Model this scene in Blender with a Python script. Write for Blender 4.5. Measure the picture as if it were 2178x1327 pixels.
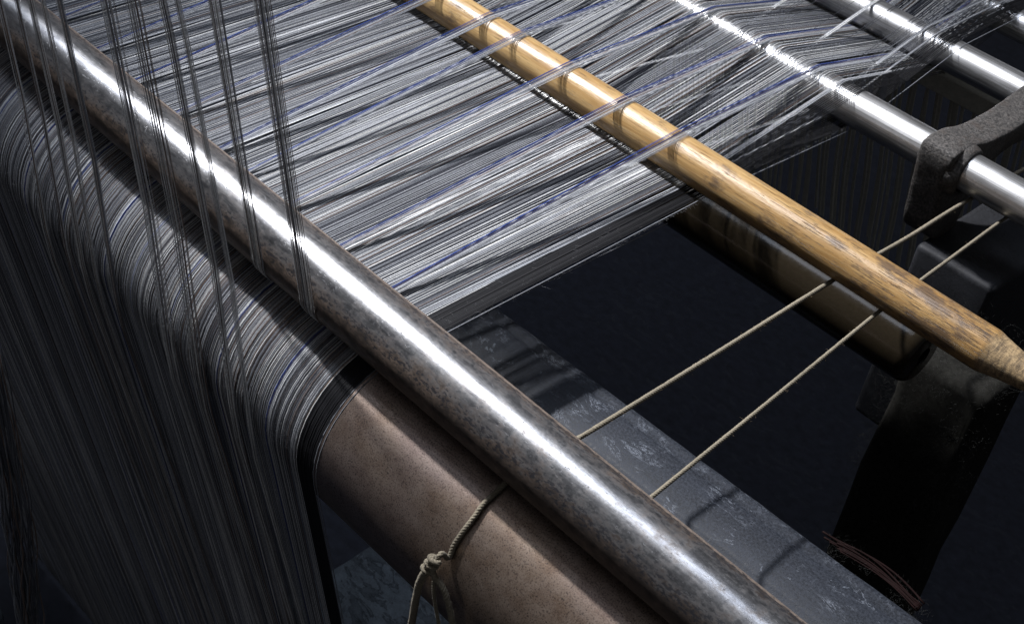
import bpy, bmesh, math, random
from mathutils import Vector, Matrix, noise
for o in list(bpy.data.objects): bpy.data.objects.remove(o, do_unlink=True)
SC = bpy.context.scene
COL = SC.collection
random.seed(7)
R = math.radians

# ------------------------------------------------------------------ camera
cam_d = bpy.data.cameras.new('camera')
cam = bpy.data.objects.new('camera', cam_d); COL.objects.link(cam)
right = Vector((0.68672559, 0.71617364, 0.12451221))
down = Vector((0.52976922, -0.37579427, -0.76034416))
fwd = Vector((-0.49774747, 0.58811053, -0.63747429))
m = Matrix((right, -down, -fwd)).transposed().to_4x4()
m.translation = Vector((0.37802498, -0.49703124, 0.62987594))
cam.matrix_world = m
cam_d.sensor_width = 36.0
cam_d.lens = 36.0 * 3000.0 / 2178.0
cam_d.clip_start = 0.02; cam_d.clip_end = 50.0
cam_d.dof.use_dof = True
cam_d.dof.focus_distance = 1.05
cam_d.dof.aperture_fstop = 20.0
SC.camera = cam

# ------------------------------------------------------------------ light
w = bpy.data.worlds.new('World'); SC.world = w; w.use_nodes = True
bg = w.node_tree.nodes['Background']
bg.inputs['Color'].default_value = (0.90, 0.92, 1.0, 1)
bg.inputs['Strength'].default_value = 0.095

def aim(o, target):
    d = Vector(target) - o.location
    o.rotation_euler = d.to_track_quat('-Z', 'Y').to_euler()

ld = bpy.data.lights.new('window_sun', 'SPOT')
ld.energy = 900; ld.color = (0.985, 0.985, 1.0); ld.shadow_soft_size = 0.07
ld.spot_size = R(27); ld.spot_blend = 0.9
lo = bpy.data.objects.new('window_sun', ld); COL.objects.link(lo)
lo.location = (-1.95, 0.13, 2.25); aim(lo, (0.04, 0.27, 0.0))

ad = bpy.data.lights.new('skylight', 'AREA')
ad.shape = 'RECTANGLE'; ad.size = 0.55; ad.size_y = 2.2
ad.energy = 34; ad.color = (0.76, 0.84, 1.0)
ao = bpy.data.objects.new('skylight', ad); COL.objects.link(ao)
ao.location = (-1.2, 0.10, 2.0); aim(ao, (0.0, 0.2, 0.0))

SC.view_settings.view_transform = 'Standard'
SC.view_settings.look = 'None'
SC.view_settings.exposure = 0.0
SC.view_settings.gamma = 1.0
SC.cycles.caustics_reflective = False
SC.cycles.caustics_refractive = False

# ------------------------------------------------------------------ material helpers
class NT:
    def __init__(s, name):
        s.m = bpy.data.materials.new(name); s.m.use_nodes = True
        s.t = s.m.node_tree; s.n = s.t.nodes; s.p = s.n['Principled BSDF']
        s.tc = s.n.new('ShaderNodeTexCoord')
    def link(s, a, b): s.t.links.new(a, b)
    def mapping(s, scale, loc=(0, 0, 0)):
        mp = s.n.new('ShaderNodeMapping'); mp.inputs['Scale'].default_value = scale
        mp.inputs['Location'].default_value = loc
        s.link(s.tc.outputs['Object'], mp.inputs['Vector']); return mp.outputs[0]
    def noise(s, vec, scale=1.0, detail=4.0, rough=0.6, dist=0.0):
        n = s.n.new('ShaderNodeTexNoise'); n.inputs['Scale'].default_value = scale
        n.inputs['Detail'].default_value = detail; n.inputs['Roughness'].default_value = rough
        n.inputs['Distortion'].default_value = dist
        s.link(vec, n.inputs['Vector']); return n.outputs['Fac']
    def ramp(s, fac, stops):
        r = s.n.new('ShaderNodeValToRGB'); cr = r.color_ramp
        while len(cr.elements) < len(stops): cr.elements.new(0.5)
        for e, (p, c) in zip(cr.elements, stops):
            e.position = p
            e.color = (c, c, c, 1) if isinstance(c, (int, float)) else (*c, 1)
        s.link(fac, r.inputs[0]); return r.outputs[0]
    def mix(s, fac, a, b, mode='MIX'):
        x = s.n.new('ShaderNodeMix'); x.data_type = 'RGBA'; x.blend_type = mode
        for sock, v in ((x.inputs[0], fac), (x.inputs[6], a), (x.inputs[7], b)):
            if isinstance(v, (int, float)): sock.default_value = v if sock is x.inputs[0] or sock.type == 'VALUE' else (v, v, v, 1)
            elif isinstance(v, tuple): sock.default_value = (*v, 1)
            else: s.link(v, sock)
        return x.outputs[2]
    def math(s, op, a, b=0.0, clamp=False):
        x = s.n.new('ShaderNodeMath'); x.operation = op; x.use_clamp = clamp
        for sock, v in ((x.inputs[0], a), (x.inputs[1], b)):
            if isinstance(v, (int, float)): sock.default_value = v
            else: s.link(v, sock)
        return x.outputs[0]
    def bump(s, h, strength, dist=0.0005):
        b = s.n.new('ShaderNodeBump'); b.inputs['Strength'].default_value = strength
        b.inputs['Distance'].default_value = dist
        s.link(h, b.inputs['Height']); s.link(b.outputs[0], s.p.inputs['Normal'])
    def angle_wear(s, cy, cz, deg):
        """cosine between the radial direction of a shaft point and a given direction: where hands and yarn polish it"""
        sx = s.n.new('ShaderNodeSeparateXYZ'); s.link(s.tc.outputs['Object'], sx.inputs[0])
        y = s.math('SUBTRACT', sx.outputs[1], cy); z = s.math('SUBTRACT', sx.outputs[2], cz)
        l = s.math('SQRT', s.math('ADD', s.math('MULTIPLY', y, y), s.math('MULTIPLY', z, z)))
        dt = s.math('ADD', s.math('MULTIPLY', y, math.cos(R(deg))), s.math('MULTIPLY', z, math.sin(R(deg))))
        return s.math('DIVIDE', dt, l)
    def set(s, **k):
        for a, v in k.items():
            a = a.replace('_', ' ')
            sock = s.p.inputs[a]
            if isinstance(v, (int, float)): sock.default_value = v
            elif isinstance(v, tuple): sock.default_value = (*v, 1)
            else: s.link(v, sock)

def yarn_mat(name, col, amp=0.45, rough=0.7, sheen=0.10, spec=0.22):
    t = NT(name)
    a = t.noise(t.mapping((900, 900, 900)), 1.0, 3, 0.7)
    b = t.noise(t.mapping((60, 14, 14)), 1.0, 2)
    f = t.ramp(a, [(0.3, 0.0), (0.7, 1.0)])
    c = t.mix(f, tuple(x * (1 - amp) for x in col), tuple(min(1, x * (1 + amp * .6)) for x in col))
    f2 = t.ramp(b, [(0.3, 0.75), (0.7, 1.0)])
    c = t.mix(1.0, c, f2, 'MULTIPLY')
    t.set(Base_Color=c, Roughness=rough, Sheen_Weight=sheen, Specular_IOR_Level=spec)
    t.p.inputs['Sheen Roughness'].default_value = 0.4
    t.bump(a, 0.5, 0.0003)
    return t.m

M = {}
M['yarn_light'] = yarn_mat('yarn_light', (0.45, 0.46, 0.485))
M['yarn_white'] = yarn_mat('yarn_white', (0.76, 0.76, 0.75))
M['yarn_mid'] = yarn_mat('yarn_mid', (0.22, 0.23, 0.255))
M['yarn_dark'] = yarn_mat('yarn_dark', (0.085, 0.088, 0.105))
M['yarn_blue'] = yarn_mat('yarn_blue', (0.028, 0.06, 0.25))
M['yarn_navy'] = yarn_mat('yarn_navy', (0.02, 0.03, 0.12))
M['yarn_black'] = yarn_mat('yarn_black', (0.012, 0.012, 0.014), 0.3, 0.6, 0.0, 0.2)
M['yarn_rust'] = yarn_mat('yarn_rust', (0.20, 0.145, 0.12))
M['cord'] = yarn_mat('cord', (0.22, 0.19, 0.14), 0.4, 0.85)
M['yarn_red'] = yarn_mat('yarn_red', (0.009, 0.0028, 0.0026), 0.45, 0.8, 0.0, 0.1)
M['lint'] = yarn_mat('lint', (0.30, 0.30, 0.31), 0.3, 0.9)
M['lint_dark'] = yarn_mat('lint_dark', (0.06, 0.06, 0.057), 0.3, 0.9, 0.0, 0.1)
M['lint_brown'] = yarn_mat('lint_brown', (0.35, 0.26, 0.17), 0.3, 0.9)

# worn steel of the back rail
def mk_rail_steel():
    t = NT('worn_steel')
    cosw = t.angle_wear(0, 0, 108)
    cosb = t.angle_wear(0, 0, 36)          # far side, where lint and oil have browned it
    big = t.noise(t.mapping((13, 34, 34)), 1.0, 6, 0.7, 0.4)
    fine = t.noise(t.mapping((300, 420, 420)), 1.0, 4, 0.7)
    mid = t.noise(t.mapping((90, 150, 150)), 1.0, 5, 0.7)
    streak = t.noise(t.mapping((25, 600, 600)), 1.0, 3, 0.6)
    sx = t.n.new('ShaderNodeSeparateXYZ'); t.link(t.tc.outputs['Object'], sx.inputs[0])
    along = t.math('ADD', t.math('MULTIPLY', sx.outputs[0], 1.3), 0.50, True)   # right-hand end is more tarnished
    pol = t.math('ADD', cosw, t.math('MULTIPLY', t.math('SUBTRACT', big, 0.5), 0.55))
    pol = t.math('ADD', pol, t.math('MULTIPLY', t.math('SUBTRACT', mid, 0.5), t.math('ADD', 0.5, t.math('MULTIPLY', along, 1.2))))
    pol = t.math('SUBTRACT', pol, t.math('MULTIPLY', along, 0.10))
    polf = t.ramp(pol, [(0.64, 0.0), (0.93, 1.0)])
    steel = t.mix(streak, (0.125, 0.125, 0.132), (0.30, 0.30, 0.305))
    smear = t.noise(t.mapping((38, 170, 170), (4, 4, 4)), 1.0, 8, 0.8, 0.3)
    steel = t.mix(t.ramp(smear, [(0.42, 0.5), (0.56, 0.0)]), steel, (0.045, 0.046, 0.052))
    pat = t.mix(t.ramp(mid, [(0.35, 0.0), (0.65, 1.0)]), (0.055, 0.042, 0.034), (0.21, 0.155, 0.12))
    pat = t.mix(t.ramp(fine, [(0.35, 0.55), (0.6, 0.0)]), pat, (0.03, 0.026, 0.024))
    pat = t.mix(t.math('MULTIPLY', along, t.ramp(big, [(0.36, 0.35), (0.52, 0.95)])), pat, (0.024, 0.021, 0.021))
    col = t.mix(polf, pat, steel)
    brn = t.ramp(t.math('ADD', cosb, t.math('MULTIPLY', t.math('SUBTRACT', mid, 0.5), 0.02)), [(0.925, 0.0), (0.935, 1.0)])
    col = t.mix(brn, col, t.mix(fine, (0.13, 0.10, 0.08), (0.30, 0.24, 0.20)))
    lin = t.math('SUBTRACT', 1.0, t.math('MULTIPLY', t.math('ABSOLUTE', t.math('SUBTRACT', cosb, t.math('ADD', 0.905, t.math('MULTIPLY', mid, 0.02)))), 130.0), True)
    col = t.mix(t.math('MULTIPLY', lin, 0.85), col, (0.02, 0.02, 0.025))
    pits = t.noise(t.mapping((260, 560, 560), (3, 1, 2)), 1.0, 4, 0.7)
    zone = t.ramp(cosw, [(0.20, 0.1), (0.45, 0.25), (0.66, 1.0), (0.80, 0.9), (0.90, 0.15), (1.0, 0.0)])
    pit = t.ramp(t.math('ADD', t.math('ADD', pits, t.math('MULTIPLY', zone, 0.105)), t.math('MULTIPLY', t.math('MULTIPLY', along, zone), 0.05)), [(0.635, 0.0), (0.665, 0.9)])
    col = t.mix(pit, col, (0.02, 0.02, 0.024))
    clean = t.math('MULTIPLY', polf, t.math('SUBTRACT', 1.0, brn))
    clean = t.math('MULTIPLY', clean, t.math('SUBTRACT', 1.0, pit))
    metv = t.math('ADD', t.math('MULTIPLY', clean, 0.6), 0.35, True)
    rg = t.math('SUBTRACT', 0.50, t.math('MULTIPLY', clean, 0.19))
    rg = t.math('ADD', rg, t.math('MULTIPLY', t.math('SUBTRACT', fine, 0.5), 0.16))
    t.set(Base_Color=col, Metallic=metv, Roughness=rg)
    t.bump(t.math('SUBTRACT', t.math('ADD', t.math('MULTIPLY', mid, 0.25), t.math('MULTIPLY', fine, 0.35)), t.math('MULTIPLY', pit, 0.5)), 0.30, 0.0004)
    return t.m
M['rail_steel'] = mk_rail_steel()

def mk_rod_steel():
    t = NT('bright_steel')
    streak = t.noise(t.mapping((10, 900, 900)), 1.0, 4, 0.6)
    blot = t.noise(t.mapping((30, 90, 90)), 1.0, 5, 0.7)
    col = t.mix(t.ramp(streak, [(0.3, 0.0), (0.7, 1.0)]), (0.36, 0.35, 0.34), (0.74, 0.74, 0.75))
    spots = t.noise(t.mapping((500, 700, 700)), 1.0, 3, 0.7)
    sp = t.ramp(t.math('ADD', spots, t.math('MULTIPLY', blot, 0.2)), [(0.74, 0.0), (0.80, 0.8)])
    col = t.mix(sp, col, (0.12, 0.10, 0.08))
    rg = t.ramp(t.math('ADD', t.math('MULTIPLY', streak, 0.5), t.math('MULTIPLY', blot, 0.5)), [(0.3, 0.30), (0.7, 0.46)])
    t.set(Base_Color=col, Metallic=1.0, Roughness=rg)
    t.bump(streak, 0.12, 0.0002)
    return t.m
M['rod_steel'] = mk_rod_steel()

def mk_wood():
    t = NT('varnished_beech')
    g1 = t.noise(t.mapping((5, 120, 120)), 1.0, 4, 0.6, 0.3)
    g2 = t.noise(t.mapping((22, 420, 420)), 1.0, 3, 0.6)
    pores = t.noise(t.mapping((42, 1100, 1100)), 1.0, 5, 0.7)
    blot = t.noise(t.mapping((28, 60, 60)), 1.0, 6, 0.7)
    sx = t.n.new('ShaderNodeSeparateXYZ'); t.link(t.tc.outputs['Object'], sx.inputs[0])
    dirt = t.math('ADD', t.math('MULTIPLY', sx.outputs[0], 2.6), 0.55, True)   # handled end is grimier
    base = t.mix(t.ramp(g1, [(0.35, 0.0), (0.65, 1.0)]), (0.29, 0.18, 0.072), (0.43, 0.29, 0.13))
    base = t.mix(t.ramp(g2, [(0.38, 0.6), (0.58, 0.0)]), base, (0.21, 0.11, 0.033))
    base = t.mix(t.math('MULTIPLY', dirt, 0.5), base, (0.22, 0.110, 0.030))
    thr = t.math('SUBTRACT', pores, t.math('MULTIPLY', dirt, 0.055))
    pf = t.ramp(thr, [(0.355, 1.0), (0.405, 0.0)])
    base = t.mix(t.math('MULTIPLY', pf, t.math('ADD', 0.55, t.math('MULTIPLY', dirt, 0.4))), base, (0.03, 0.022, 0.018))
    bf = t.ramp(t.math('ADD', blot, t.math('MULTIPLY', dirt, 0.13)), [(0.575, 0.0), (0.69, 0.8)])
    base = t.mix(bf, base, (0.07, 0.045, 0.03))
    # raw, dirty tapered end
    endf = t.ramp(t.math('ADD', t.math('MULTIPLY', t.math('SUBTRACT', sx.outputs[0], 0.121), 90.0), t.math('MULTIPLY', blot, 1.2)), [(0.35, 0.0), (0.9, 1.0)])
    scr = t.noise(t.mapping((350, 120, 120)), 1.0, 6, 0.7, 0.5)
    raw = t.mix(t.ramp(scr, [(0.4, 0.0), (0.6, 1.0)]), (0.13, 0.09, 0.05), (0.36, 0.25, 0.13))
    base = t.mix(endf, base, raw)
    t.set(Base_Color=base, Roughness=t.mix(endf, t.ramp(blot, [(0.3, 0.34), (0.7, 0.46)]), (0.7,) * 3),
          Coat_Weight=0.12, Coat_Roughness=0.30, Specular_IOR_Level=0.42)
    t.bump(t.math('SUBTRACT', t.math('ADD', g2, t.math('MULTIPLY', blot, 1.2)), t.math('MULTIPLY', pf, 1.2)), 0.6, 0.0005)
    return t.m
M['wood'] = mk_wood()

def mk_roller():
    t = NT('rusty_roller')
    fine = t.noise(t.mapping((1000, 1000, 1000)), 1.0, 4, 0.75)
    mid = t.noise(t.mapping((55, 70, 70)), 1.0, 5, 0.65)
    big = t.noise(t.mapping((7, 14, 14)), 1.0, 3)
    c = t.mix(t.ramp(mid, [(0.35, 0.0), (0.65, 1.0)]), (0.26, 0.175, 0.12), (0.42, 0.32, 0.25))
    c = t.mix(t.ramp(big, [(0.4, 0.0), (0.7, 0.6)]), c, (0.29, 0.235, 0.25))
    c = t.mix(t.ramp(fine, [(0.38, 0.95), (0.47, 0.0)]), c, (0.035, 0.026, 0.025))
    c = t.mix(t.ramp(fine, [(0.55, 0.0), (0.68, 0.7)]), c, (0.52, 0.43, 0.36))
    scr = t.noise(t.mapping((9, 700, 700), (1, 4, 2)), 1.0, 2)
    c = t.mix(t.ramp(scr, [(0.735, 0.0), (0.75, 0.7)]), c, (0.05, 0.04, 0.04))
    t.set(Base_Color=c, Coat_Weight=0.7, Coat_Roughness=0.36, Metallic=0.9, Roughness=t.ramp(fine, [(0.3, 0.42), (0.7, 0.30)]))
    t.bump(fine, 0.35, 0.0004)
    return t.m
M['roller'] = mk_roller()

def mk_paint(name, base, chip, edge=None, amount=0.62, bumpv=0.4, spec=0.25):
    t = NT(name)
    a = t.noise(t.mapping((22, 55, 55)), 1.0, 8, 0.65, 0.8)
    f = t.noise(t.mapping((500, 500, 500)), 1.0, 4, 0.7)
    d = t.noise(t.mapping((45, 60, 60), (5, 5, 5)), 1.0, 6, 0.6)
    c = t.mix(t.ramp(d, [(0.3, 0.0), (0.7, 1.0)]), tuple(x * .55 for x in base), tuple(x * 1.35 for x in base))
    c = t.mix(t.ramp(f, [(0.45, 0.0), (0.7, 0.5)]), c, tuple(x * 2.2 for x in base))
    ch = t.ramp(a, [(amount, 0.0), (amount + 0.012, 0.85), (amount + 0.05, 0.35)])
    c = t.mix(ch, c, chip)
    t.set(Base_Color=c, Roughness=t.ramp(f, [(0.3, 0.52), (0.7, 0.80)]), Metallic=0.0, Specular_IOR_Level=spec)
    t.bump(t.math('ADD', t.math('MULTIPLY', f, 0.4), ch), bumpv, 0.0005)
    return t.m
def mk_rail_paint():
    t = NT('chipped_grey_paint')
    f = t.noise(t.mapping((480, 480, 480)), 1.0, 5, 0.75)
    d = t.noise(t.mapping((16, 60, 60), (5, 5, 5)), 1.0, 7, 0.65, 0.3)
    a = t.noise(t.mapping((26, 44, 44), (2, 3, 1)), 1.0, 9, 0.72, 0.5)
    c = t.mix(t.ramp(d, [(0.3, 0.0), (0.7, 1.0)]), (0.0035, 0.0045, 0.007), (0.012, 0.0145, 0.021))
    c = t.mix(t.ramp(f, [(0.42, 0.0), (0.7, 0.7)]), c, (0.036, 0.042, 0.056))
    edge = t.math('SUBTRACT', 1.0, t.math('MULTIPLY', t.math('ABSOLUTE', t.math('SUBTRACT', a, 0.53)), 120.0), True)
    gate = t.ramp(t.noise(t.mapping((30, 40, 40), (8, 1, 4)), 1.0, 3), [(0.47, 0.0), (0.6, 1.0)])
    c = t.mix(t.math('MULTIPLY', t.math('MULTIPLY', edge, gate), 0.8), c, (0.20, 0.22, 0.26))
    flake = t.ramp(t.math('ADD', a, t.math('MULTIPLY', f, 0.05)), [(0.665, 0.0), (0.675, 0.75)])
    c = t.mix(flake, c, (0.11, 0.125, 0.15))
    t.set(Base_Color=c, Roughness=t.ramp(f, [(0.3, 0.5), (0.7, 0.8)]), Specular_IOR_Level=0.3)
    t.bump(t.math('ADD', t.math('MULTIPLY', f, 0.5), t.math('MULTIPLY', a, 1.5)), 0.5, 0.0008)
    return t.m
M['rail_paint'] = mk_rail_paint()
M['dark_paint'] = mk_paint('dark_machine_paint', (0.012, 0.0125, 0.015), (0.035, 0.035, 0.038), amount=0.66)
M['pale_casting'] = mk_paint('pale_casting', (0.10, 0.12, 0.14), (0.008, 0.011, 0.016), amount=0.50)
M['floor'] = mk_paint('oily_floor', (0.018, 0.021, 0.032), (0.035, 0.040, 0.052), amount=0.60)

def mk_cast():
    t = NT('cast_iron')
    f = t.noise(t.mapping((420, 420, 420)), 1.0, 5, 0.8)
    d = t.noise(t.mapping((70, 70, 70)), 1.0, 6, 0.65)
    c = t.mix(t.ramp(f, [(0.40, 0.0), (0.62, 1.0)]), (0.005, 0.004, 0.004), (0.10, 0.090, 0.083))
    c = t.mix(t.ramp(d, [(0.52, 0.0), (0.70, 0.6)]), c, (0.035, 0.020, 0.013))
    t.set(Base_Color=c, Roughness=t.ramp(d, [(0.3, 0.45), (0.7, 0.7)]), Specular_IOR_Level=0.5)
    t.bump(t.math('ADD', f, d), 1.0, 0.0016)
    return t.m
M['cast'] = mk_cast()

def mk_tube():
    t = NT('brown_tube')
    f = t.noise(t.mapping((300, 400, 400)), 1.0, 4, 0.7)
    c = t.mix(f, (0.010, 0.0075, 0.0045), (0.019, 0.0145, 0.009))
    t.set(Base_Color=c, Roughness=t.ramp(f, [(0.3, 0.14), (0.7, 0.20)]), Metallic=0.0, Specular_IOR_Level=0.16)
    t.bump(f, 0.2, 0.0003)
    return t.m
M['tube'] = mk_tube()

def mk_plain(name, col, rough=0.7, metal=0.0, sc=300, amp=.5, spec=.4):
    t = NT(name)
    f = t.noise(t.mapping((sc, sc, sc)), 1.0, 4, 0.7)
    t.set(Base_Color=t.mix(f, tuple(x * (1 - amp) for x in col), tuple(x * (1 + amp) for x in col)), Roughness=rough, Metallic=metal, Specular_IOR_Level=spec)
    return t.m
M['heddle'] = mk_plain('heddle_wire', (0.42, 0.41, 0.35), 0.5, 0.0)
M['black_dust'] = mk_plain('dusty_black_iron', (0.013, 0.0125, 0.011), 0.9, 0.0, 180, .9, .05)

# ------------------------------------------------------------------ mesh helpers
class Mesh:
    def __init__(s): s.v = []; s.f = []; s.sm = []
    def tube(s, pts, r, n=5, caps=True):
        """tube of radius r (number or list) along points"""
        k = len(pts); base = len(s.v)
        up = Vector((0.3, 0.2, 0.93)).normalized(); side = None
        for i, p in enumerate(pts):
            p = Vector(p)
            a = Vector(pts[max(i - 1, 0)]); b = Vector(pts[min(i + 1, k - 1)])
            d = (b - a); d = d.normalized() if d.length > 1e-9 else Vector((0, 1, 0))
            if side is None:
                side = d.cross(up)
                if side.length < 1e-4: side = d.cross(Vector((1, 0, 0)))
            side = (side - d * side.dot(d)).normalized()
            u = d.cross(side)
            rr = r[i] if isinstance(r, (list, tuple)) else r
            for j in range(n):
                t = 2 * math.pi * j / n
                s.v.append(p + side * (math.cos(t) * rr) + u * (math.sin(t) * rr))
        for i in range(k - 1):
            for j in range(n):
                a = base + i * n + j; b = base + i * n + (j + 1) % n
                s.f.append((a, b, b + n, a + n))
        if caps:
            s.f.append(tuple(base + j for j in reversed(range(n))))
            s.f.append(tuple(base + (k - 1) * n + j for j in range(n)))
    def hair(s, pts, w):
        k = len(pts); base = len(s.v)
        for i, p in enumerate(pts):
            p = Vector(p); ww = w * (1 - 0.7 * i / (k - 1))
            for j in range(3):
                t = 2.094 * j
                s.v.append(p + Vector((math.cos(t) * ww, math.sin(t) * ww * .7, math.sin(t) * ww)))
        for i in range(k - 1):
            for j in range(3):
                a = base + i * 3 + j; b = base + i * 3 + (j + 1) % 3
                s.f.append((a, b, b + 3, a + 3))
    def build(s, name, mat, parent=None, smooth=True):
        me = bpy.data.meshes.new(name)
        me.from_pydata([tuple(v) for v in s.v], [], s.f)
        if smooth: me.polygons.foreach_set('use_smooth', [True] * len(me.polygons))
        me.materials.append(mat); me.update()
        o = bpy.data.objects.new(name, me); COL.objects.link(o)
        if parent: o.parent = parent
        return o

def tag(o, label=None, cat=None, group=None, kind=None):
    if label: o['label'] = label
    if cat: o['category'] = cat
    if group: o['group'] = group
    if kind: o['kind'] = kind
    return o

def empty(name, loc):
    o = bpy.data.objects.new(name, None); COL.objects.link(o)
    o.empty_display_size = 0.02; o.location = loc
    return o

def part(o, parent):
    """part meshes are modelled in world coordinates: keep them there under a moved Empty"""
    o.parent = parent
    o.matrix_parent_inverse = Matrix.Translation(-parent.location)
    return o

def shaft(name, x0, x1, cy, cz, r, mat, seg=96, nx=120, wob=0.0, seed=0.0, dents=0.0, ends=0.002):
    """a round bar lying along X, its surface a little uneven"""
    me = Mesh()
    xs = [x0 + (x1 - x0) * i / nx for i in range(nx + 1)]
    rings = [(x0, r - ends)] + [(x0 + ends if i == 0 else (x1 - ends if i == nx else x), r) for i, x in enumerate(xs)] + [(x1, r - ends)]
    for x, rr in rings:
        for j in range(seg):
            t = 2 * math.pi * j / seg
            q = rr
            if wob: q += wob * noise.noise(Vector((x * 9 + seed, math.cos(t) * 1.5, math.sin(t) * 1.5)))
            if dents: q += dents * noise.noise(Vector((x * 90 + seed, math.cos(t) * 9, math.sin(t) * 9)))
            me.v.append(Vector((x, cy + math.cos(t) * q, cz + math.sin(t) * q)))
    k = len(rings)
    for i in range(k - 1):
        for j in range(seg):
            a = i * seg + j; b = i * seg + (j + 1) % seg
            me.f.append((a, b, b + seg, a + seg))
    me.f.append(tuple(j for j in range(seg))); me.f.append(tuple((k - 1) * seg + j for j in reversed(range(seg))))
    return me.build(name, mat)

def box(name, lo_, hi_, mat, bev=0.002, parent=None, segs=3, rough=0.0, cuts=0):
    bm = bmesh.new(); bmesh.ops.create_cube(bm, size=1)
    for v in bm.verts:
        v.co = Vector(((lo_[i] + hi_[i]) / 2 + v.co[i] * (hi_[i] - lo_[i]) for i in range(3)))
    if bev: bmesh.ops.bevel(bm, geom=bm.edges[:], offset=bev, segments=segs, profile=0.6, affect='EDGES')
    if cuts: bmesh.ops.subdivide_edges(bm, edges=[e for e in bm.edges if e.calc_length() > bev * 3], cuts=cuts, use_grid_fill=True)
    if rough:
        for v in bm.verts:
            v.co += Vector((noise.noise(v.co * 30), noise.noise(v.co * 30 + Vector((9, 0, 0))), noise.noise(v.co * 30 + Vector((0, 9, 0))))) * rough
    me = bpy.data.meshes.new(name); bm.to_mesh(me); bm.free()
    me.polygons.foreach_set('use_smooth', [True] * len(me.polygons)); me.materials.append(mat)
    o = bpy.data.objects.new(name, me); COL.objects.link(o)
    if parent: part(o, parent)
    return o

# ------------------------------------------------------------------ the setting
g = Mesh(); g.v = [Vector((-6, -6, -1.3)), Vector((6, -6, -1.3)), Vector((6, 8, -1.3)), Vector((-6, 8, -1.3))]; g.f = [(0, 1, 2, 3)]
tag(g.build('floor', M['floor'], smooth=False), kind='structure')

# ------------------------------------------------------------------ rails, rods and rollers
BAR = (0.0, 0.0, 0.0250)            # y, z, radius of each shaft
ROL = (0.0135, -0.0990, 0.0730)
WOOD = (0.3445, -0.0030, 0.0174)
CH1 = (0.5545, -0.0100, 0.0175)
CH2 = (0.7248, -0.0100, 0.0166)
CH3 = (0.8500, -0.0100, 0.0165)
TUBE = (0.4195, -0.1000, 0.0285)

tag(shaft('steel_rail', -1.5, 0.52, *BAR, M['rail_steel'], seg=128, nx=420, wob=0.00012, dents=0.00003),
    'thick worn steel rail with bright polished streak crossing the whole picture over the threads', 'steel rail')
tag(shaft('yarn_roller', -1.5, 0.55, *ROL, M['roller'], seg=128, nx=200, wob=0.0002),
    'large brown speckled metal roller below the thick steel rail with threads bent round it', 'roller')

def wooden_rod():
    me = Mesh(); cy, cz, r = WOOD; seg = 72
    prof = [(-1.2, r - .003), (-1.197, r)] + [(-1.19 + i * (1.19 + 0.118) / 160, r) for i in range(161)]
    prof += [(0.1195, r * .995), (0.1215, r * .975), (0.1245, r * .935), (0.130, r * .87), (0.138, r * .785), (0.148, r * .69), (0.165, r * .54), (0.185, r * .40), (0.2, r * .3)]
    for x, rr in prof:
        tap = max(0.0, min(1.0, (x - 0.118) / 0.012))
        for j in range(seg):
            t = 2 * math.pi * j / seg
            q = rr * (1 + 0.008 * noise.noise(Vector((x * 10, math.cos(t), math.sin(t)))))
            # whittled end: flat facets
            a = (t + .3) % (math.pi / 4) - math.pi / 8
            q = q * (1 + tap * 0.02 * noise.noise(Vector((x * 60, math.cos(t) * 2.2, math.sin(t) * 2.2))))
            me.v.append(Vector((x, cy + math.cos(t) * q, cz + math.sin(t) * q)))
    k = len(prof)
    for i in range(k - 1):
        for j in range(seg):
            a = i * seg + j; b = i * seg + (j + 1) % seg
            me.f.append((a, b, b + seg, a + seg))
    me.f.append(tuple(range(seg))); me.f.append(tuple((k - 1) * seg + j for j in reversed(range(seg))))
    return me.build('wooden_rod', M['wood'])
tag(wooden_rod(), 'golden varnished wooden rod with whittled end lying among the grey threads', 'wooden rod')

GR = 'bright steel rods the threads are laced over'
tag(shaft('steel_rod', -1.4, 0.32, *CH1, M['rod_steel'], seg=96, nx=120, wob=0.00008),
    'bright steel rod nearest the wooden rod, running through the cast iron bracket', 'steel rod', GR)
tag(shaft('steel_rod', -1.5, 0.36, *CH2, M['rod_steel'], seg=96, nx=120, wob=0.00008, seed=5),
    'middle one of three bright steel rods, held by the far end of the bracket', 'steel rod', GR)
tag(shaft('steel_rod', -1.5, 0.40, *CH3, M['rod_steel'], seg=96, nx=120, wob=0.00008, seed=11),
    'farthest bright steel rod in the top right corner, mostly covered by threads', 'steel rod', GR)
def tube_obj():
    me = Mesh(); cy, cz, r = TUBE; seg = 64
    prof = [(-0.9, r * .8), (-0.895, r)] + [(-0.89 + i * 0.93 / 60, r) for i in range(61)] + [(0.044, r * .985), (0.048, r * .9), (0.050, r * .8), (0.0505, r * .3)]
    for x, rr in prof:
        for j in range(seg):
            t = 2 * math.pi * j / seg
            me.v.append(Vector((x, cy + math.cos(t) * rr, cz + math.sin(t) * rr)))
    k = len(prof)
    for i in range(k - 1):
        for j in range(seg):
            a = i * seg + j; b = i * seg + (j + 1) % seg
            me.f.append((a, b, b + seg, a + seg))
    me.f.append(tuple(range(seg))); me.f.append(tuple((k - 1) * seg + j for j in reversed(range(seg))))
    return me.build('brown_tube', M['tube'])
tag(tube_obj(), 'dark brown tube with rounded end below the wooden rod', 'tube')

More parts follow.
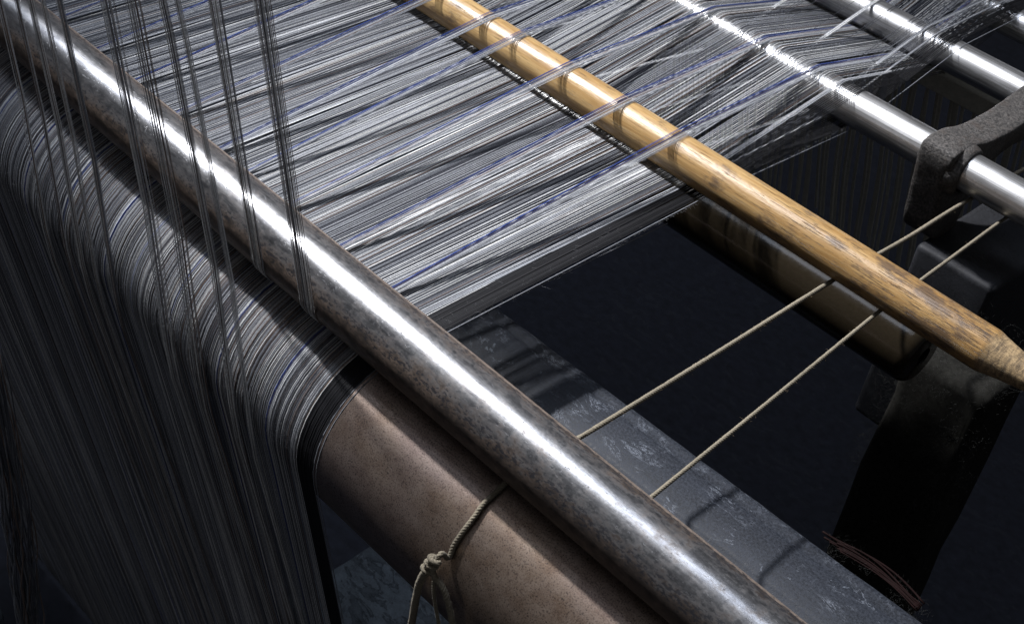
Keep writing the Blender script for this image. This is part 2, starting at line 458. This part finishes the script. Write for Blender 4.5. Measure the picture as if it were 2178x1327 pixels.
# flat painted cross rail with a rounded, stepped edge
def cross_rail():
    me = Mesh()
    prof = [(0.062, -0.125), (0.062, -0.108), (0.0655, -0.1035), (0.118, -0.1035), (0.1205, -0.1012), (0.1235, -0.1000), (0.160, -0.1000),
            (0.1625, -0.1010), (0.1650, -0.1018), (0.1715, -0.1012), (0.1765, -0.1020), (0.1795, -0.1045), (0.1805, -0.108), (0.1805, -0.150), (0.176, -0.152)]
    nx = 260; x0, x1 = -1.2, 0.55
    for i in range(nx + 1):
        x = x0 + (x1 - x0) * i / nx
        for y, z in prof:
            me.v.append(Vector((x, y + 0.026 * x - .001 + 0.0006 * noise.noise(Vector((x * 40, y * 60, 1))), z + 0.0005 * noise.noise(Vector((x * 25, y * 80, 7))))))
    n = len(prof)
    for i in range(nx):
        for j in range(n - 1):
            a = i * n + j
            me.f.append((a, a + 1, a + 1 + n, a + n))
        a = i * n
        me.f.append((a + n - 1, a, a + n, a + 2 * n - 1))
    me.f.append(tuple(reversed(range(n)))); me.f.append(tuple(nx * n + j for j in range(n)))
    return me.build('cross_rail', M['rail_paint'])
tag(cross_rail(), 'flat grey painted rail with flaking paint behind the thick steel rail', 'machine rail')

# cast bracket carrying the steel rods
def bracket():
    e = empty('cast_bracket', (-0.045, 0.57, -0.09))
    pr = [(0.5295, -0.002), (0.5300, 0.0070), (0.5330, 0.0112), (0.545, 0.0125), (0.564, 0.0112), (0.585, 0.0055), (0.61, 0.002), (0.64, 0.001), (0.67, 0.0035), (0.70, 0.008),
          (0.725, 0.0125), (0.745, 0.008), (0.752, -0.010), (0.742, -0.028), (0.70, -0.029), (0.66, -0.023), (0.63, -0.024), (0.607, -0.034), (0.596, -0.060), (0.590, -0.088),
          (0.575, -0.094), (0.556, -0.090), (0.5465, -0.078), (0.541, -0.055), (0.535, -0.030)]
    # resample outline
    P = [Vector((0, y, z)) for y, z in pr]; out = []
    for i in range(len(P)):
        a, b, c, d = P[i - 1], P[i], P[(i + 1) % len(P)], P[(i + 2) % len(P)]
        for k in range(4):
            t = k / 4
            out.append(0.5 * ((2 * b) + (c - a) * t + (2 * a - 5 * b + 4 * c - d) * t * t + (3 * b - a - 3 * c + d) * t ** 3))
    n = len(out); cen = Vector((0, 0.60, -0.02))
    me = Mesh()
    xs = [(-0.064, 1.8), (-0.0634, 0.8), (-0.062, 0.2), (-0.059, 0.0), (-0.050, 0), (-0.044, 0), (-0.038, 0.0), (-0.0335, 0.2), (-0.0318, 0.8), (-0.0310, 2.0)]
    for x, ins in xs:
        for i, p in enumerate(out):
            tdir = (out[(i + 1) % n] - out[i - 1]).normalized()
            nn = Vector((0, -tdir.z, tdir.y))        # outward for this winding
            q = p - nn * (ins * 0.001)
            q = Vector((x, q.y, q.z))
            f = Vector((noise.noise(q * 150), noise.noise(q * 150 + Vector((7, 0, 0))), noise.noise(q * 150 + Vector((0, 7, 0))))) * 0.0004
            me.v.append(q + f)
    k = len(xs)
    for i in range(k - 1):
        for j in range(n):
            a = i * n + j; b = i * n + (j + 1) % n
            me.f.append((a, b, b + n, a + n))
    me.f.append(tuple(reversed(range(n)))); me.f.append(tuple((k - 1) * n + j for j in range(n)))
    o = me.build('bracket_plate', M['cast']); part(o, e)
    # hub round the nearest rod
    bmz = Mesh(); seg = 48
    for x, r in [(-0.034, .0250), (-0.029, .0240), (-0.0255, .0228), (-0.0235, .0212), (-0.0228, .0188), (-0.0236, .0178)]:
        for j in range(seg):
            t = 2 * math.pi * j / seg
            q = r + 0.0005 * noise.noise(Vector((x * 100, math.cos(t) * 3, math.sin(t) * 3)))
            bmz.v.append(Vector((x, CH1[0] + math.cos(t) * q, CH1[1] - .002 + math.sin(t) * q)))
    for i in range(5):
        for j in range(seg):
            a = i * seg + j; b = i * seg + (j + 1) % seg
            bmz.f.append((a, b, b + seg, a + seg))
    part(bmz.build('hub', M['cast']), e)
    tag(e, 'rough black cast iron bracket gripping the bright steel rods at the right', 'bracket')
bracket()

# machine block and fluffy post at the right
tag(box('iron_block', (-0.038, 0.538, -0.30), (0.044, 0.700, -0.090), M['dark_paint'], bev=0.006, rough=0.0012, cuts=6),
    'dusty dark iron block with rounded corner below the right end of the wooden rod', 'iron block')
tag(box('machine_post', (0.018, 0.462, -1.30), (0.104, 0.536, -0.135), M['black_dust'], bev=0.012, rough=0.006, cuts=24),
    'black machine post furred with grey lint in the dark lower right', 'machine post')
tag(box('foot_plate', (-0.47, 0.16, -1.30), (-0.22, 0.36, -0.740), M['pale_casting'], bev=0.008, rough=0.003, cuts=6),
    'pale grey blotchy casting low down between the thread sheet and the brown roller', 'machine casting')
tag(box('floor_casting', (-0.86, -0.30, -1.30), (-0.655, -0.085, -0.745), M['pale_casting'], bev=0.02, rough=0.003, cuts=6),
    'small patch of pale grey casting in the bottom left corner', 'machine casting')

# heddle wires behind
def heddles():
    e = empty('heddle_frame', (-0.2, 0.80, -0.35))
    wire = None; k = 0; x = -0.56
    while x < 0.16:
        xx = x + random.uniform(-.0012, .0012)
        if wire is None or k % 9 == 0:
            me = Mesh(); wz = 0.0017
            base = len(me.v)
            L = 0.30
            for z in [-i * L / 8 for i in range(9)]:
                yy = 0.33 * -z
                tw = 0.0013 * math.sin(z * 30 + k)
                for dx, dy in ((-wz, -.0008), (wz, -.0008), (wz, .0008), (-wz, .0008)):
                    me.v.append(Vector((dx + tw, yy + dy, z)))
            for i in range(8):
                for j in range(4):
                    a = i * 4 + j; b = i * 4 + (j + 1) % 4
                    me.f.append((a, b, b + 4, a + 4))
            me.f.append((3, 2, 1, 0)); me.f.append((32, 33, 34, 35))
            wire = me.build('heddle', M['heddle'], smooth=False)
            o = wire
        else:
            o = wire.copy(); COL.objects.link(o)
        o.location = (xx, 0.745 + random.uniform(-.006, .006), -0.045 + random.uniform(-.01, .01))
        o.location = Vector(o.location) - e.location
        o.parent = e
        x += 0.0072; k += 1
    b = box('frame_bar', (-0.60, 0.735, -0.060), (0.20, 0.756, -0.040), M['heddle'], bev=.002); part(b, e)
    tag(e, 'rack of dark upright heddle wires behind and below the bright steel rods', 'heddle frame')
heddles()

# ------------------------------------------------------------------ yarn paths
def wrap(circles, step=R(9)):
    """circles: (y, z, r, side) side +1 over, -1 under, 0 a plain point. returns points (y, z, station index float)"""
    n = len(circles); tang = []
    for i in range(n - 1):
        y1, z1, r1, s1 = circles[i]; y2, z2, r2, s2 = circles[i + 1]
        a, b = r1 * s1, r2 * s2
        dy, dz = y2 - y1, z2 - z1; D = math.hypot(dy, dz)
        th = math.atan2(dz, dy) - math.asin(max(-1, min(1, (a - b) / D)))
        nn = (-math.sin(th), math.cos(th))
        tang.append((th, (y1 + nn[0] * a, z1 + nn[1] * a), (y2 + nn[0] * b, z2 + nn[1] * b)))
    out = []
    for i in range(n):
        y, z, r, s = circles[i]
        if i == 0: out.append((*tang[0][1], 0.0)); continue
        if i == n - 1: out.append((*tang[-1][2], float(i))); continue
        t0 = tang[i - 1][0]; t1 = tang[i][0]; d = t1 - t0
        while d > math.pi: d -= 2 * math.pi
        while d < -math.pi: d += 2 * math.pi
        if s == 0 or d * s > 0 or r == 0:          # no wrap needed: just pass
            p0 = tang[i - 1][2]; out.append((*p0, float(i))); continue
        k = max(1, int(abs(d) / step))
        for j in range(k + 1):
            a = t0 + d * j / k; nn = (-math.sin(a), math.cos(a))
            out.append((y + nn[0] * r * s, z + nn[1] * r * s, float(i)))
    return out

def thread(path, xs, r, mat, parent=None, jit=0.0001, sides=4, wav=0.0):
    """path: (y, z, station); xs: x at each station"""
    pts = []
    # subdivide the long runs a little so that they can sag and drift
    dense = []
    for i, p in enumerate(path):
        dense.append(p)
        if i + 1 < len(path):
            q = path[i + 1]; L = math.hypot(q[0] - p[0], q[1] - p[1])
            k = int(L / 0.075)
            for j in range(1, k + 1):
                t = j / (k + 1)
                dense.append((p[0] + (q[0] - p[0]) * t, p[1] + (q[1] - p[1]) * t, p[2] + (q[2] - p[2]) * t))
    sd = random.uniform(0, 99)
    for y, z, s in dense:
        i = min(int(s), len(xs) - 2); t = s - i
        x = xs[i] * (1 - t) + xs[i + 1] * t
        x += jit * noise.noise(Vector((sd, y * 14, z * 14)))
        pts.append((x, y, z))
    me = Mesh(); me.tube(pts, r, sides)
    o = me.build('thread', mat)
    if parent: part(o, parent)
    return o

BEAM = (0.167, -1.28, 0.0, 0)          # the beam near the floor the threads come up from
FAR = (1.60, -0.045, 0.0, 0)
def c_roll(s): return (ROL[0], ROL[1], ROL[2] + s, 1)
def circ(c, side, s): return (c[0], c[1], c[2] + s, side)

XR = -0.1685       # x of the last grey thread
PITCH = 0.06
band_edges = [XR, -0.1973, -0.258, -0.320, -0.373, -0.410, -0.472, -0.532, -0.592, -0.655, -0.725, -0.80, -0.90, -1.02, -1.2]
blue_wood = [0, -0.190, -0.252, -0.318, -0.379, -0.420, -0.480, -0.540, -0.602, -0.66, -0.73, -0.81, -0.91, -1.03]
def drift(x):
    """how far the sheet wanders sideways between the thick rail and the wooden rod"""
    pts = [(-1.3, 0.0), (-0.55, -0.004), (-0.38, -0.015), (-0.31, -0.016), (-0.25, -0.010), (-0.168, 0.003), (0, 0.003)]
    for (a0, d0), (a1, d1) in zip(pts, pts[1:]):
        if a0 <= x <= a1: return d0 + (d1 - d0) * (x - a0) / (a1 - a0)
    return 0.0
names = ['narrow outermost band of grey threads beside the black threads, ending the sheet at right',
         'second band of grey threads from the black ones, over wooden rod halfway along it',
         'third band of grey threads from the black ones, crossing the middle of the wooden rod',
         'fourth band of grey threads from the black ones, crossing the upper half of the rod',
         'fifth band of grey threads from the black ones, crossing the rod near the top',
         'sixth band of grey threads from the black ones, leaving at the top of the picture',
         'seventh band of grey threads from the black ones, behind the hanging bundles',
         'eighth band of grey threads from the black ones, bent round the roller at far left',
         'ninth band of grey threads, hanging darkly down inside the left edge of the picture',
         'tenth band of grey threads, hanging in the dark beside the wavy yarn hank',
         'eleventh band of grey threads, directly behind the wavy yarn hank',
         'twelfth band of grey threads, low in the bottom left corner',
         'thirteenth band of grey threads, near the very corner at bottom left',
         'last band of grey threads, cut by the bottom left corner of the picture']
GW = 'bands of grey warp threads'
for bi in range(14):
    x1 = band_edges[bi]; x0 = band_edges[bi + 1]
    wdt = x1 - x0
    n = int(round(wdt / 0.00074))
    e = empty('thread_band', ((x0 + x1) / 2, 0.0135, -0.0255))
    tag(e, names[bi], 'thread band', GW)
    over_n = 0 if bi == 0 else 13 if n > 50 else 10
    raise_n = 8 if n > 50 else 4
    spread = random.uniform(1.08, 1.16)
    beam_off = {}
    slips = sorted(random.uniform(.08, .8) for _ in range(4)); slipw = [random.uniform(-.0010, .0015) for _ in range(4)]
    wts = [(.36 if 3 <= n - 1 - i < 3 + over_n else .6 if n - 1 - i < over_n + raise_n else 1) for i in range(n)]
    cum = [sum(wts[:i]) + wts[i] / 2 for i in range(n)]; tot = sum(wts)
    for i in range(n):
        # i = 0 is the left (far) side of the band, the blue yarn sits near its right side
        u = cum[i] / tot
        xb = x0 + wdt * u
        j = n - 1 - i                      # index from the right edge
        grp = i // 4
        bo = beam_off.setdefault(i // 9, random.gauss(0, .0035)) + random.gauss(0, .0006)
        cl = (grp * 4 + 2 - i) * 0.00016   # reed dents: threads huddle in fours
        x_roll = xb + random.gauss(0, .00013) + cl * .35
        x_wood = drift(xb) + x0 + wdt * (u if j < 3 else min(.97, u * spread)) + random.gauss(0, .00020) + cl + sum(w_ for s_, w_ in zip(slips, slipw) if u > s_)
        s = random.uniform(0.0002, 0.0009)
        tr = random.uniform(0.00023, 0.00031)
        low = random.uniform(-0.0008, 0.0004)
        kind = 'rest'
        if 3 <= j < 3 + over_n: kind = 'over'
        elif j < 3 or 3 + over_n <= j < 3 + over_n + raise_n - 3: kind = 'raised'
        if kind == 'over':
            k = j - 3
            mat = M['yarn_blue'] if k in (over_n - 1, over_n - 2) else (M['yarn_navy'] if k in (over_n - 5, over_n - 4) else random.choice([M['yarn_light'], M['yarn_mid'], M['yarn_rust'] if random.random() < .3 else M['yarn_light']]))
            cs = [BEAM, c_roll(s), circ(WOOD, 1, s + (.0010 if k > over_n - 3 else .0003)), circ(CH1, 1, s + (.0009 if k > over_n - 3 else .0003)), circ(CH2, -1, s), circ(CH3, 1, s), FAR]
            xm = xb + (2.2 - k) * 0.00022 * -1
            x_w = blue_wood[bi] + (over_n - 1 - k) * 0.00088 + random.gauss(0, .0002)
            x_c = blue_wood[bi] - .006 + (over_n - 1 - k) * 0.0006 + random.gauss(0, .0002)
            xs = [xb * 0.985 + bo, x_roll, x_w, x_c, x_c, x_c, x_c]
        elif kind == 'raised' or i % 2 == 0 and random.random() < .3:
            mat = random.choice([M['yarn_white'], M['yarn_light'], M['yarn_mid']]) if kind == 'raised' else random.choice([M['yarn_dark'], M['yarn_mid'], M['yarn_dark']])
            cs = [BEAM, c_roll(s), circ(WOOD, -1, s + .0004 + abs(low)), circ(CH1, -1, s), circ(CH2, 1, s), circ(CH3, 1, s), FAR]
            x_c = x_wood if kind == 'rest' else blue_wood[bi] + .009 - (j if j < 3 else j - over_n) * 0.00045 if bi else xb
            xs = [xb * 0.985 + bo, x_roll, x_wood, x_c + random.gauss(0, .0003), x_c + random.gauss(0, .0003), x_c, x_c]
        else:
            q = random.random()
            mat = M['yarn_light'] if q < .36 else M['yarn_mid'] if q < .60 else M['yarn_white'] if q < .75 else M['yarn_rust'] if q < .78 else M['yarn_dark']
            cs = [BEAM, c_roll(s), circ(WOOD, -1, s + .0002 + abs(low)), circ(CH1, 1, s), circ(CH2, -1, s), circ(CH3, 1, s), FAR]
            x_e = .5 * x_wood + .5 * (drift(xb) + x0 + wdt * min(1, u * 1.16))
            x_c = x_wood * .6 + x_e * .4
            xs = [xb * 0.985 + bo, x_roll, x_wood, x_c, x_e, x_e, x_e]
        if kind == 'raised': tr = .00032
        thread(wrap(cs), xs, tr, mat, e)

# black selvedge threads and the single grey ones outside them
e = empty('thread_band', (-0.158, 0.0135, -0.0255))
tag(e, 'narrow band of fine black threads along the outer edge of the grey sheet', 'thread band')
nb = 34
for i in range(nb):
    xb = -0.1665 + i * (0.0185 / (nb - 1))
    s = random.uniform(0.0002, 0.0007)
    mat = M['yarn_black']
    if i == 0: mat = M['yarn_white']
    cs = [BEAM, c_roll(s), circ(WOOD, -1, s + random.uniform(.0004, .002)), circ(CH1, -1 if i % 3 else 1, s), circ(CH2, 1 if i % 3 else -1, s), circ(CH3, 1, s), FAR]
    xs = [xb * .99, xb + random.gauss(0, .0001), xb + i * .00006, xb + random.gauss(0, .0003) + i * .0001, xb + random.gauss(0, .0003), xb, xb]
    thread(wrap(cs), xs, 0.00034, mat, e, jit=.0002)
for lab, xb, xw, rr in (('loose fuzzy grey thread outside the black threads, alone over the dark gap', -0.1445, -0.1428, .00036),):
    s = .0003
    cs = [BEAM, c_roll(s), circ(WOOD, -1, .0008), circ(CH1, -1, s), circ(CH2, 1, s), circ(CH3, 1, s), FAR]
    o = thread(wrap(cs), [xb * .99, xb, xw, -0.1395, -0.1405, -0.141, -0.141], rr, M['yarn_mid'])
    o.name = 'loose_thread'
    tag(o, lab, 'thread')
for xb, lab in ((-0.1475, 'dark thread round the left end of the bare brown roller, next to the black band'),):
    cs = [BEAM, c_roll(.0003), (0.30, -0.035, 0.0, 0)]
    o = thread(wrap(cs), [xb, xb, xb], .0004, M['yarn_mid']); o.name = 'loose_thread'
    tag(o, lab, 'thread')

# ------------------------------------------------------------------ bundles hanging from above
HB = 'thread bundles hanging down over the thick steel rail'
#        x at z=0, width, number, tucked under the rail?, label
bund = [(-0.537, .008, 7, 0, 'leftmost hanging bundle of dark threads, at the very edge'),
        (-0.505, .010, 8, 0, 'second dark hanging bundle from the left edge, thin and straight'),
        (-0.481, .010, 8, 0, 'third hanging bundle from the left, crossing the brightest part of the rail'),
        (-0.459, .006, 6, 0, 'fourth and thinnest hanging bundle from the left'),
        (-0.432, .014, 12, 0, 'fifth hanging bundle from the left, grey and flat, beside a wide gap'),
        (-0.357, .019, 15, 0, 'broad grey hanging bundle to the right of the wide gap'),
        (-0.318, .018, 14, 0, 'hanging bundle with loosely spread threads next to the broad grey one'),
        (-0.275, .014, 12, 0, 'dense hanging bundle, last but one of those reaching down to the floor'),
        (-0.254, .009, 7, 0, 'fanned thin hanging bundle, rightmost of those reaching the floor'),
        (-0.262, .014, 12, 1, 'hanging bundle tucked under the rail, left one of the tucked pair'),
        (-0.204, .017, 13, 1, 'hanging bundle tucked under the rail, rightmost of all the bundles')]
for x0, wd, n, tuck, lab in bund:
    e = empty('thread_bundle', (x0, -0.05, 0.02))
    tag(e, lab, 'thread bundle', HB)
    n = int(n * 1.9)
    for i in range(n):
        u = (i + .5) / n - .5 + random.gauss(0, .035)
        mat = random.choice([M['yarn_mid'], M['yarn_light'], M['yarn_white'], M['yarn_white'], M['yarn_white'], M['yarn_rust']])
        tr = random.uniform(.00021, .00029)
        if tuck:
            lean = 0.27
            cs = [(-0.0275 + random.uniform(-.001, .001), 0.9, 0, 0), (BAR[0], BAR[1], BAR[2] + random.uniform(.0003, .0010), -1), (0.020, -0.0262, 0, 0), circ(WOOD, -1, .0012)]
            xa = x0 + u * wd
            xs = [xa - lean * 0.9 + u * .01, xa, xa + .002, xa + .004, xa + .004]
            th = thread(wrap(cs), xs, tr, mat, e, jit=.0002)
        else:
            yj = random.uniform(-.0015, .0015)
            xa = x0 + u * wd
            pts = [(-0.100 + yj, 0.90), (-0.046 + yj, 0.10), (-0.0455 + yj, 0.0), (-0.0660 + yj, -0.10), (-0.0600 + yj, -0.14), (0.165 + yj, -1.28)]
            pts = [(-0.03 + yj, 0.90), (-0.044 + yj, 0.15), (-0.053 + yj, 0.0), (-0.0640 + yj, -0.105), (-0.0600 + yj, -0.14), (0.165 + yj, -1.28)]
            zs = [p[1] for p in pts]
            path = [(p[0], p[1], float(k)) for k, p in enumerate(pts)]
            xs = []
            for k, z in enumerate(zs):
                if z >= -0.105: xs.append(xa - 0.40 * z * (1 if z > 0 else 0.9) - u * .0012 * k)
                else: xs.append(xa + 0.40 * .095 - u * .001 * k + (-z - .105) * 0.05)
            thread(path, xs, tr, mat, e, jit=.00022)

# ------------------------------------------------------------------ cords
def cord_mesh(me, pts, r, turns_per_m=150, plies=3, rj=0.0, seed=0):
    """a twisted cord of three plies"""
    P = [Vector(p) for p in pts]; dense = []; 
    for i in range(len(P) - 1):
        a = P[max(i - 1, 0)]; b = P[i]; c = P[i + 1]; d = P[min(i + 2, len(P) - 1)]
        L = (c - b).length; k = max(2, int(L / 0.0011))
        for j in range(k):
            t = j / k
            dense.append(0.5 * ((2 * b) + (c - a) * t + (2 * a - 5 * b + 4 * c - d) * t * t + (3 * b - a - 3 * c + d) * t ** 3))
    dense.append(P[-1])
    acc = 0; fr = []; side = None
    for i, p in enumerate(dense):
        d = (dense[min(i + 1, len(dense) - 1)] - dense[max(i - 1, 0)]).normalized()
        if side is None: side = d.cross(Vector((.2, .3, .9)))
        side = (side - d * side.dot(d)).normalized()
        if i: acc += (p - dense[i - 1]).length
        fr.append((p, side.copy(), d.cross(side), acc))
    for q in range(plies):
        pl = []
        for p, s, u, l in fr:
            ph = l * turns_per_m * 2 * math.pi + q * 2 * math.pi / plies
            rr = r * 0.42 * (1 + .25 * noise.noise(Vector((l * 60 + seed, q, 0))))
            pl.append(p + s * math.cos(ph) * rr + u * math.sin(ph) * rr)
        me.tube(pl, r * 0.66, 6)
    return dense

hairs = Mesh()
def fuzz(dense, n, length, r, hm, spread=1.0):
    for _ in range(n):
        p = Vector(random.choice(dense)); d = Vector((random.gauss(0, 1), random.gauss(0, 1), random.gauss(0, 1))).normalized()
        c = Vector((random.gauss(0, 1), random.gauss(0, 1), random.gauss(0, 1))).normalized()
        L = length * random.uniform(.4, 1.3); pts = []
        for k in range(5):
            t = k / 4
            pts.append(p + d * (r * .6 + L * t) + c * (L * .5 * t * t) * spread)
        hm.hair(pts, 0.00006)

cordA = Mesh()
pA = [(-0.0150 + 0.004, 1.05, -0.060), (-0.0120, 0.80, -0.045), (-0.0118, 0.5545, -0.0305), (-0.0118, 0.45, -0.0270), (-0.0115, 0.3445, -0.0228), (-0.0135, 0.20, -0.0262), (-0.0152, 0.07, -0.0280), (-0.0155, 0.030, -0.0262)]
cy, cz, cr = ROL[0], ROL[1], ROL[2] + .0023
for a in range(84, 158, 8):
    pA.append((-0.0155, cy + cr * math.cos(R(a)), cz + cr * math.sin(R(a))))
pA += [(-0.0152, -0.0620, -0.0600), (-0.0160, -0.0665, -0.0660)]
pA = [(p[0] + .0005 * math.sin(i * 2.3), p[1], p[2] - (.0012 if i in (3, 5) else 0)) for i, p in enumerate(pA)]
dA = cord_mesh(cordA, pA, 0.0019)
e = empty('tied_cord', (-0.017, -0.068, -0.07))
tag(e, 'tan cord knotted over the brown roller and running on under the wooden rod', 'cord')
part(cordA.build('cord', M['cord']), e)
kn = Mesh()
kc = Vector((-0.0165, -0.0685, -0.0665))
kp = []
for i in range(46):
    t = i / 45 * 2 * math.pi * 2.6
    ax = Vector((-0.25, -.12, -.85)).normalized()
    s1 = ax.cross(Vector((0, 1, 0))).normalized(); s2 = ax.cross(s1)
    kp.append(kc + ax * ((i / 45 - .5) * 0.0160) + s1 * math.cos(t) * (.0032 + .0006 * math.sin(3 * t)) + s2 * math.sin(t) * .0030)
dK = cord_mesh(kn, kp, 0.00185, seed=3)
dK += cord_mesh(kn, [kc + Vector((.001, .001, .007)), kc + Vector((-.001, -.0025, .001)), kc + Vector((-.0022, -.001, -.0075))], 0.0022, seed=8)
part(kn.build('knot', M['cord']), e)
l1 = Mesh(); l2 = Mesh(); l3 = Mesh()
d1 = cord_mesh(l1, [(-0.0172, -0.0690, -0.0700), (-0.0215, -0.0690, -0.0800), (-0.0262, -0.0675, -0.0960), (-0.0285, -0.0665, -0.1180), (-0.0298, -0.0660, -0.145), (-0.032, -0.065, -0.180)], 0.0027)
d2 = cord_mesh(l2, [(-0.0165, -0.0690, -0.0690), (-0.0120, -0.0695, -0.0730), (-0.0035, -0.0690, -0.0775), (0.0035, -0.0685, -0.0900), (0.0090, -0.0680, -0.1080), (0.0115, -0.067, -0.14)], 0.0022)
d3 = cord_mesh(l3, [(-0.0145, -0.0665, -0.0760), (-0.0150, -0.0655, -0.0900), (-0.0120, -0.0650, -0.1050), (-0.004, -0.0650, -0.125), (0.006, -0.064, -0.15)], 0.0013)
part(l1.build('cord_tail', M['cord']), e); part(l2.build('cord_tail', M['cord']), e); part(l3.build('cord_tail', M['cord']), e)
cordB = Mesh()
dB = cord_mesh(cordB, [(0.0545, 0.012, -0.0275), (0.0513, 0.055, -0.0275), (0.0420, 0.200, -0.0262), (0.0333, 0.3445, -0.0228), (0.0293, 0.4067, -0.0262), (0.0250, 0.4923, -0.0290), (0.0215, 0.5545, -0.0320), (0.012, 0.70, -0.045), (0.0, 0.95, -0.07)], 0.0016, seed=5)
tag(cordB.build('cord', M['cord']), 'single tan cord nearest the rod end, slanting from the thick rail under the wooden rod', 'cord')
for dd, nn in ((dA, 900), (dK, 160), (d1, 120), (d2, 120), (dB, 700)): fuzz(dd, nn, 0.0022, 0.0018, hairs)
ho = hairs.build('cord_fuzz', M['lint_brown']); tag(ho, 'short fibres sticking out of the tan cords', 'fuzz', kind='stuff')

# fuzz standing out of the grey threads
hz = Mesh()
for _ in range(5200):
    x = random.uniform(-0.70, -0.140); y = random.uniform(0.03, 0.56)
    z = -0.0235 if y < .36 else -0.021 + (y - .36) * .12
    p = Vector((x, y, z)); d = Vector((random.gauss(0, 1), random.gauss(0, .8), abs(random.gauss(0, .6)))).normalized()
    c = Vector((random.gauss(0, 1), random.gauss(0, 1), random.gauss(0, .4)))
    L = random.uniform(.0012, .0048)
    hz.hair([p + d * L * t + c * L * .45 * t * t for t in (0, .35, .7, 1)], .000045)
for _ in range(2600):
    x = random.uniform(-0.70, -0.168); a = R(random.uniform(92, 200)); rr = ROL[2] + .001
    p = Vector((x, ROL[0] + rr * math.cos(a), ROL[1] + rr * math.sin(a)))
    d = Vector((random.gauss(0, .8), random.gauss(-.5, .6), random.gauss(.2, .6))).normalized()
    c = Vector((random.gauss(0, 1), random.gauss(0, 1), random.gauss(0, 1)))
    L = random.uniform(.0015, .007)
    hz.hair([p + d * L * t + c * L * .5 * t * t for t in (0, .35, .7, 1)], .000045)
for _ in range(700):
    y = random.uniform(0.02, 0.56); x = -0.1445 + (y / .34) * .0017
    p = Vector((x, y, -0.024)); d = Vector((random.gauss(0, 1), random.gauss(0, 1), random.gauss(0, 1))).normalized()
    L = random.uniform(.0006, .0022); c = Vector((random.gauss(0, 1), random.gauss(0, 1), random.gauss(0, 1)))
    hz.hair([p + d * L * t + c * L * .5 * t * t for t in (0, .35, .7, 1)], .00005)
tag(hz.build('thread_fuzz', M['lint']), 'fine loose fibres standing out of the grey threads', 'fuzz', kind='stuff')

# hank of waste yarn at bottom left
e = empty('waste_hank', (-0.455, -0.14, -0.4))
for i in range(54):
    ph = random.uniform(0, 6.28); a = random.uniform(0, 6.28); rr = random.uniform(0, .018)
    pts = []
    for k in range(22):
        z = -0.17 - k * 0.026
        cx = -0.464 + 0.006 * math.sin(z * 14) + (0.012 * max(0, (-z - .3) / .3) if i % 3 else 0)
        sp = 1 + .7 * math.sin((-z - .2) * 9)
        pts.append((cx + rr * sp * math.cos(a) + .0016 * math.sin(z * 60 + ph), -0.14 + rr * .6 * math.sin(a) + .0015 * math.cos(z * 50 + ph), z))
    me = Mesh(); me.tube(pts, random.uniform(.0005, .0008), 5)
    part(me.build('strand', random.choice([M['yarn_dark'], M['yarn_mid'], M['yarn_dark'], M['yarn_rust']])), e)
tag(e, 'wavy hank of loose dark yarn hanging in the bottom left corner', 'yarn hank')

# red brown scrap yarn beside the grey rail
e = empty('yarn_scrap', (0.16, 0.185, -0.10))
for i in range(14):
    ph = random.uniform(0, 6.28); pts = []; off = random.gauss(0, .0028); st = random.uniform(-.004, .02)
    for k in range(20):
        t = k / 19; x = 0.118 + st + t * (0.080 - st)
        pts.append((x, 0.1875 + .004 * math.sin(t * math.pi) + off * (1.2 + .5 * math.sin(t * 4 + ph)) * .8, -0.099 + .0010 * math.sin(t * 5 + ph) + abs(off) * .3))
    me = Mesh(); me.tube(pts, random.uniform(.0005, .0009), 5)
    part(me.build('strand', M['yarn_red']), e)
tag(e, 'short wisp of reddish brown yarn lying along the far edge of the grey rail', 'yarn scrap')

# curled husk on the grey rail
me = Mesh(); pts = []; rr = []
for k in range(14):
    t = k / 13
    pts.append((-0.1660 + .011 * t, 0.112 - .004 * t + .0025 * math.sin(t * 3), -0.0985 + .0006 * math.sin(t * 5))); rr.append(.0003 + .0010 * math.sin(math.pi * min(1, t * 1.3)) if t < .77 else .0003)
me.tube(pts, rr, 6)
tag(me.build('husk', M['lint_brown']), 'small tan curl of fibre lying on the grey painted rail', 'husk')

# lint on post and block
hl = Mesh()
def lint_at(p, nrm, n, L, sp):
    for _ in range(n):
        q = Vector(p) + Vector((random.gauss(0, sp), random.gauss(0, sp), random.gauss(0, sp)))
        d = (Vector(nrm) + Vector((random.gauss(0, .8), random.gauss(0, .8), random.gauss(0, .8)))).normalized()
        c = Vector((random.gauss(0, 1), random.gauss(0, 1), random.gauss(0, 1)))
        l = L * random.uniform(.4, 1.4)
        hl.hair([q + d * l * t + c * l * .5 * t * t for t in (0, .35, .7, 1)], .00005)
for _ in range(170):
    z = random.uniform(-.62, -.14); lint_at((random.uniform(.016, .106), .461, z), (0, -1, .2), 60, .005, .011)
for _ in range(46):
    z = random.uniform(-.60, -.15); lint_at((.017, random.uniform(.46, .53), z), (-1, -.4, .2), 60, .006, .010)
for _ in range(40): lint_at((random.uniform(.02, .10), random.uniform(.465, .535), -.134), (0, 0, 1), 60, .005, .010)
for _ in range(50): lint_at((random.uniform(-.036, .04), random.uniform(.54, .68), -.0895), (0, 0, 1), 20, .005, .005)
for _ in range(26): lint_at((random.uniform(.118, .20), random.uniform(.186, .197), random.uniform(-.115, -.10)), (0, 0, 1), 20, .004, .003)
for _ in range(10): lint_at((random.uniform(-.064, -.035), random.uniform(.55, .59), -.093), (0, 0, -1), 16, .004, .003)
tag(hl.build('lint', M['lint_dark']), 'grey lint clinging to the dark machine parts', 'lint', kind='stuff')
